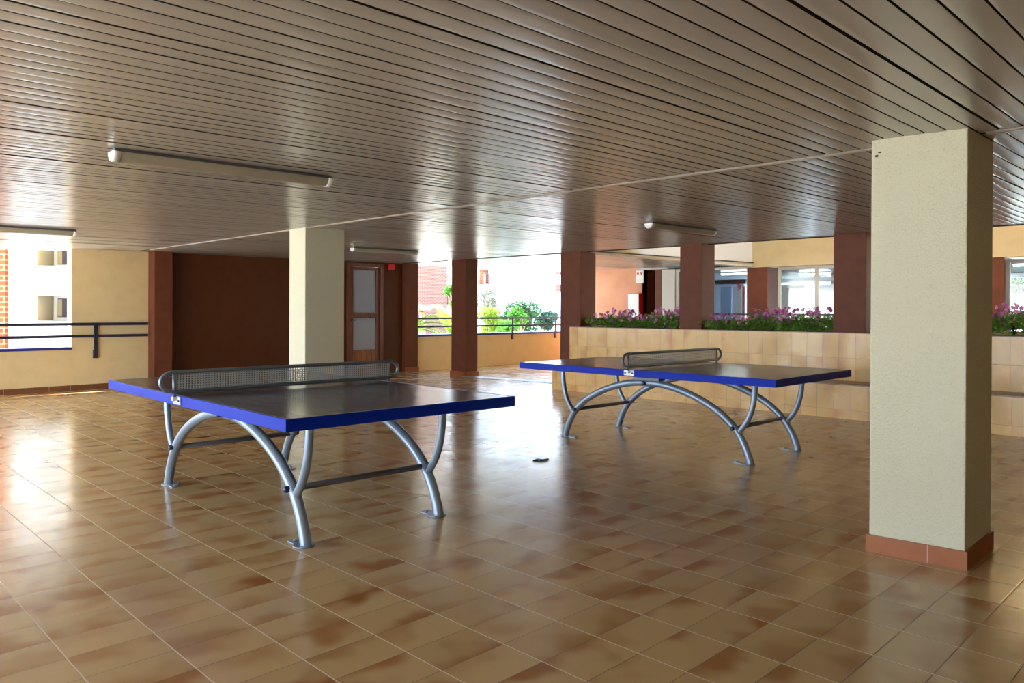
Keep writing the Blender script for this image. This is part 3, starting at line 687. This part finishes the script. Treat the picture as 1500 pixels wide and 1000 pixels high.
lit(at_y(1196, 409, 19.4).x-.05, 19.4, .85, 'glowing tube light seen through the two-pane courtyard window')
lit(at_y(1495, 402, 18.6).x+.3, 18.6, .9, 'glowing tube light seen through the leafy window')
def panel(name, label, cat, x0, x1, y, z0, z1, m_):
    b = MB(); cx = (x0+x1)/2; b.box(x0-cx, x1-cx, -.02, .02, 0, z1-z0); o = b.build(name, m_, bevel=.003); o.location = (cx, y, z0); tag(o, label, cat); return o
ya = 22.0
panel('door_panel', 'pale blue door leaf inside the left courtyard window', 'door', at_y(1056, 420, ya).x, at_y(1072, 420, ya).x, ya, -.02, 2.1, M_BLUEP)
panel('door_panel', 'pale blue door leaf at the right of the two-pane window', 'door', at_y(1198, 420, ya).x, at_y(1222, 420, ya).x, ya, -.02, 2.1, M_BLUEP)
panel('blind', 'white blind panel inside the two-pane window', 'blind', at_y(1137, 420, ya).x, at_y(1179, 420, ya).x, ya, -.02, 2.1, M_WHITE)
panel('blind', 'narrow white panel beside the orange strip in left window', 'blind', at_y(1075, 420, ya).x, at_y(1086, 420, ya).x, ya, -.02, 2.1, M_WHITE)
panel('orange_panel', 'narrow orange red strip inside the left courtyard window', 'panel', at_y(1088, 420, ya).x, at_y(1091, 420, ya).x, ya, -.02, 2.1, mat('orange red strip', (.8,.16,.08), .6))
q = at_y(1083, 418, 21.9)
b = MB(); leaf_cloud(b, (0,0,0), (.09,.03,.14), 40, .08); o = b.build('wall_ornament', M_RED); o.location = q; tag(o, 'small red ornament hanging inside the left courtyard window', 'ornament')
# railing in front of those windows
t = thing('railing', 'dark handrail before the courtyard windows, behind the flowers', 'railing', (-8.2, 15.6, 0))
for z in (1.235, 1.06):
    b = MB(); b.box(-1.6, 12, -.015, .015, z-.018, z+.018); b.build('rail', M_RAIL, t)
for k in range(8):
    b = MB(); b.box(-1.55+k*1.9, -1.51+k*1.9, -.015, .015, 0, 1.22); b.build('post', M_RAIL, t)

# fire point at the corridor end
t = thing('fire_cabinet', 'tall white fronted red fire cabinet on the salmon wall', 'cabinet', (-11.75, 16.3, .9))
x0, x1 = at_y(920, 430, 16.1).x+11.75, at_y(935.5, 430, 16.1).x+11.75
b = MB(); b.box(x0, x1+.005, -.19, 0, 0, .86); b.build('body', M_RED, t, bevel=.004)
b = MB(); b.box(x0+.003, x1-.0, -.205, -.19, .01, .85); b.build('door', M_WHITE, t, bevel=.003)
b = MB(); b.box(x0+.03, x0+.05, -.22, -.205, .4, .46); b.build('handle', M_DFRAME, t)
x0, x1 = at_y(931.3, 400, 16.28).x, at_y(942.5, 400, 16.28).x
t = thing('fire_sign', 'white sign with red fire symbols above the fire cabinet', 'sign', ((x0+x1)/2, 16.29, 2.03)); w = (x1-x0)/2
b = MB(); b.box(-w, w, -.008, .008, 0, .32); b.build('plate', M_WHITE, t)
b = MB(); b.box(-w*.75, -w*.18, -.012, -.007, .225, .285); b.box(w*.2, w*.72, -.012, -.007, .235, .285); b.box(w*.35, w*.6, -.012, -.007, .20, .235)
b.build('symbols', mat('red sign ink', (.75,.04,.02), .5), t)
b = MB()
for z in (.04, .07, .10): b.box(-w*.6, w*.6, -.012, -.007, z, z+.012)
b.build('caption_bars', mat('pale orange sign ink', (.85,.5,.3), .5), t)

# ------------------------------------------------------------------ buildings outside
# left: white wing with a brick edge and two deep window niches, turned towards the hall
PV = Vector((-20.0, 4.5, 0)); NRM = Vector((.8, -.6, 0)); TAN = Vector((.6, .8, 0))
def on_wing(X, Y, off=0.0):                             # pixel -> (along the wall, height) on the wing's plane
    d = ray(X, Y); t_ = ((PV-EYE).dot(NRM)+off)/d.dot(NRM); p = EYE+d*t_; return (p-PV).dot(TAN), p.z
t = thing('apartment_building', 'white rendered wing with brick edge outside the left opening', 'building', (PV.x, PV.y, -.35), math.atan2(-.6, .8))
def wbox(nm, boxes, m_, par, bevel=0):
    b = MB()
    for x0, x1, y0, y1, z0, z1 in boxes: b.box(x0, x1, y0, y1, z0+.35, z1+.35)
    return b.build(nm, m_, par, bevel=bevel)
yL, yR, yB = on_wing(54.5, 410)[0], on_wing(98.5, 410)[0], on_wing(12.5, 410)[0]
DP = .05
while DP < 1.5 and on_wing(78, 410, -DP)[0] > yL: DP += .005  # depth at which the inner niche corner shows
zs_ = [(on_wing(78, 470)[1], on_wing(78, 432.5)[1]), (on_wing(78, 389.5)[1], on_wing(78, 346)[1])]
bl = [(-4, 0, yB, yL, -.35, 21), (-4, 0, yR, 5, -.35, 21), (-4, -DP, yL, yR, -.35, 21)]; zc = -.35
for z0, z1 in zs_+[(21, 21)]: bl.append((-DP, 0, yL, yR, zc, z0)); zc = z1
wbox('wall', bl, M_RENDER, t)
for z0, z1 in zs_:
    wbox('niche_lining', [(-DP, -.004, yL+.0, yL+.006, z0, z1)], M_NICHE, t)
    a_, b2 = yL+.04, yR-.01
    fr = wbox('window_frame', [(-DP, -DP+.06, a_, a_+.07, z0, z1), (-DP, -DP+.06, b2-.05, b2, z0, z1), (-DP, -DP+.06, a_+.07, b2-.05, z0, z0+.08), (-DP, -DP+.06, a_+.07, b2-.05, z1-.06, z1)], M_RENDER, t)
    wbox('pane', [(-DP+.01, -DP+.02, a_+.07, b2-.05, z0+.08, z1-.06)], M_DPANE, fr)
    wbox('curtain', [(-DP+.022, -DP+.03, a_+.07, a_+.17, z0+.1, z1-.08)], M_NICHE, fr)
    wbox('sill', [(-DP, .06, yL-.02, yR+.02, z0-.05, z0)], M_RENDER, t)
wbox('brick_edge', [(-4, .15, yB-1.1, yB, -.35, 21)], M_BRICKR, t)
wbox('side_wall', [(-4, .0, yB-9, yB-1.1, -.35, 21)], M_RENDER, t)

# far side of the garden
XC = -36.0
def bld(nm, boxes, m_, par, org, bevel=0):
    b = MB()
    for bx in boxes: b.box(*bx)
    for v in b.bm.verts: v.co -= org
    return b.build(nm, m_, par, bevel=bevel)
O = Vector((XC, 30, -.35))
t = thing('apartment_building', 'salmon brick block with balconies across the garden', 'building', O)
def yc(X): return at_x(X, 400, XC).y
def zc_(X, Y): return at_x(X, Y, XC).z
bld('wall', [(XC-6, XC, yc(560), yc(655), -.35, 14)], M_BRICK, t, O)
bld('pale_wall', [(XC-6, XC-.3, yc(655), yc(733), -.35, 14)], M_RENDER, t, O)
bld('corner_pier', [(XC-6, XC+.3, yc(727.5), yc(733), -.35, 14)], mat('peach render', (.75,.55,.42), .8), t, O)
w_ = bld('window', [(XC-.3, XC-.2, yc(656), yc(664), zc_(660, 413), zc_(660, 400))], M_RENDER, t, O)
bld('pane', [(XC-.2, XC-.17, yc(657.3), yc(659.2), zc_(660, 412), zc_(660, 401))  , (XC-.2, XC-.17, yc(660), yc(662.5), zc_(660, 412), zc_(660, 401))], mat('teal pane', (.05,.13,.16), .1), w_, O)
bld('brick_panel', [(XC-.3, XC-.2, yc(659), yc(672), zc_(664, 446), zc_(664, 417))], M_BRICK, t, O)
for a0, a1, z0_, z1_ in ((706.5, 717, 399.5, 395), (706.5, 710, 417, 400), (716.5, 719.5, 414, 401)):
    bld('brick_trim', [(XC-.3, XC-.1, yc(a0), yc(a1), zc_(710, z0_), zc_(710, z1_))], M_BRICKR, t, O)
bld('awning', [(XC-.3, XC+.0, yc(720.5), yc(724.5), zc_(722, 413.5), zc_(722, 405))], mat('navy cloth', (.01,.015,.12), .7), t, O)
b = MB(); leaf_cloud(b, Vector((XC+.35, (yc(715)+yc(725))/2, zc_(720, 415.5)))-O, (.25,.5,.2), 160, .18); b.build('balcony_plant', M_L1, t)
bal = bld('balcony', [(XC-.3, XC+.7, yc(699), yc(727), zc_(712, 431), zc_(712, 417))], M_RENDER, t, O)
O = Vector((XC+1.5, 38, -.35)); X_ = XC+1.5
t = thing('apartment_building', 'plain white rendered block behind the round green tree', 'building', O)
def yd(X): return at_x(X, 400, X_).y
def zd(X, Y): return at_x(X, Y, X_).z
bld('wall', [(X_-1.1, X_, yd(733.5), yd(813), -.35, 16)], M_RENDER, t, O)
bld('side_wall', [(X_-1.1, X_-.4, yd(813), yd(860), -.35, 16)], M_RENDER, t, O)
for z0_, z1_ in ((401, 397), (426, 416.5)):
    bld('brick_panel', [(X_-.4, X_-.3, yd(813.5), yd(830), zd(817, z0_), zd(817, z1_))], M_BRICK, t, O)
bld('ledge', [(X_, X_+.15, yd(733.5), yd(813), zd(790, 436), zd(790, 434.5))], M_RENDER, t, O)
bld('corner_pier', [(X_-.4, X_-.2, yd(816.5), yd(820), -.35, zd(817, 437))], mat('beige render', (.55,.38,.26), .8), t, O)

# ------------------------------------------------------------------ garden plants
def tree(nm, label, cat, c, r, n, size, ml, trunk=True, lumps=7, grp='garden plants beyond the far railing'):
    c = Vector(c); t = thing(nm, label, cat, (c.x, c.y, -.36), 0, grp); h = c.z+.36
    b = MB()
    if trunk:
        b.tube([(0,0,0), (.03,.02,h*.5), (-.02,.0,h)], [.09,.07,.03], 8)
        for k in range(5):
            a = k*1.3; b.tube([(0,0,h*.55), (math.cos(a)*r[0]*.4, math.sin(a)*r[1]*.4, h), (math.cos(a)*r[0]*.7, math.sin(a)*r[1]*.7, h+r[2]*.4)], [.04,.025,.01], 6)
    else:
        for k in range(7):
            a = k*.9; b.tube([(0,0,0), (math.cos(a)*r[0]*.5, math.sin(a)*r[1]*.5, h*.7), (math.cos(a)*r[0]*.7, math.sin(a)*r[1]*.7, h)], [.03,.02,.008], 6)
    b.build('trunk' if trunk else 'branches', M_TRUNK, t)
    b = MB()
    for k in range(lumps):
        a = random.uniform(0, 6.28); q = random.uniform(.15, .6); z = random.uniform(-.6, .6)
        leaf_cloud(b, (math.cos(a)*r[0]*q, math.sin(a)*r[1]*q, h+z*r[2]), (r[0]*.5, r[1]*.5, r[2]*.5), n//lumps, size, shell=.5)
    b.build('crown', ml, t)
def palm(label, base, fr, ml, trunk_h=.3, L=1.4, grp='garden palms beyond the far railing'):
    t = thing('palm', label, 'palm', base, 0, grp)
    b = MB(); b.tube([(0,0,0), (.02,0,trunk_h*.5), (0,.02,trunk_h)], [.13,.12,.10], 10); b.build('trunk', M_TRUNK, t)
    for (az, el, sag, l) in fr:
        b = MB(); pts = []
        for k in range(13):
            s_ = k/12; pts.append(Vector((math.cos(az)*math.cos(el)*l*s_, math.sin(az)*math.cos(el)*l*s_, trunk_h+math.sin(el)*l*s_-sag*l*s_*s_)))
        b.tube(pts, [.018*(1-k/13)+.003 for k in range(13)], 5)
        for k in range(1, 13):
            for q in (0, .5):
                p = pts[k-1].lerp(pts[k], q); d_ = (pts[k]-pts[k-1]).normalized(); sd_ = d_.cross(Vector((0,0,1))).normalized(); ll = l*.30*math.sin(math.pi*min(1, (k+q)/13*.85+.12))
                for e in (-1, 1):
                    tip = p+(sd_*e*.8+d_*.75+Vector((0,0,.12))).normalized()*ll
                    b.quad([p, p.lerp(tip, .5)+d_*.04+Vector((0,0,.01)), tip, p.lerp(tip, .5)-d_*.04])
        b.build('frond', ml, t)
random.seed(11)
G = lambda X, Y, x_: at_x(X, Y, x_)
c = G(600, 470, -16.2); palm('yellow green palm by the brown corner pier, arching over the rail', (c.x, c.y, -.36), [(.9,.55,.55,1.5),(1.5,.35,.6,1.4),(.5,.75,.5,1.4),(2.2,.5,.55,1.3),(-.4,.6,.6,1.2),(1.2,.15,.5,1.2),(2.9,.7,.5,1.2)], M_L4, trunk_h=1.15)
c = G(668, 490, -17.5); palm('upright yellow green palm just left of the slender column', (c.x, c.y, -.36), [(-1.3,1.0,.25,1.5),(-1.9,1.15,.25,1.5),(-.8,.85,.3,1.3),(.3,1.1,.3,1.2),(1.6,1.0,.3,1.4),(2.6,.9,.35,1.2),(-1.5,.6,.4,1.2)], M_L4, trunk_h=.7)
c = G(618, 462, -22); palm('pale dry palm behind, against the salmon brick', (c.x, c.y, -.36), [(1.4,.7,.6,1.3),(2.2,.7,.6,1.3),(-1.2,.7,.6,1.3),(.4,.6,.6,1.3),(-2.2,.5,.6,1.2),(3.0,.6,.6,1.2)], M_L5, trunk_h=1.6)
c = G(664, 436, -21); tree('garden_tree', 'bright green tree peeping left of the slender column', 'tree', c, (.35,.4,.42), 700, .16, M_L1)
c = G(715, 436, -26); tree('garden_tree', 'thin grey green tree right of the slender column', 'tree', c, (.5,.75,.7), 500, .17, M_L7)
c = G(722, 472, -18); tree('garden_shrub', 'yellow green shrub behind the rail, right of the slender column', 'shrub', c, (.45,.75,.5), 1500, .13, M_L4, False)
c = G(742, 484, -17); tree('garden_shrub', 'low yellow green shrub beside the first rail post', 'shrub', c, (.35,.6,.35), 900, .12, M_L1, False)
c = G(763, 460, -18.5); tree('garden_tree', 'round bright green tree in the middle of the garden', 'tree', c, (.8,.68,.62), 3400, .13, M_L2, lumps=11)
c = G(757, 466, -18.0); tree('garden_shrub', 'lit green bush before the round green tree', 'shrub', c, (.4,.5,.42), 1200, .12, M_L1, False)
c = G(797, 468, -20); tree('garden_tree', 'dark blue green tree beside the planter end column', 'tree', c, (.5,.62,.45), 2000, .14, M_L3, lumps=9)
# trees beyond the far windows
for k, (xx, yy, r) in enumerate(((-4.6, 27, 1.5), (-2.6, 27.5, 1.6), (-6.3, 29, 1.3))):
    tree('garden_tree', ('broad green tree seen through the leafy window', 'broad green tree farther right behind the leafy window', 'green tree standing behind the lounge windows')[k], 'tree', (xx, yy, 1.6), (r, r, 1.4), 1600, .26, M_L2, lumps=9, grp='trees behind the lounge windows')
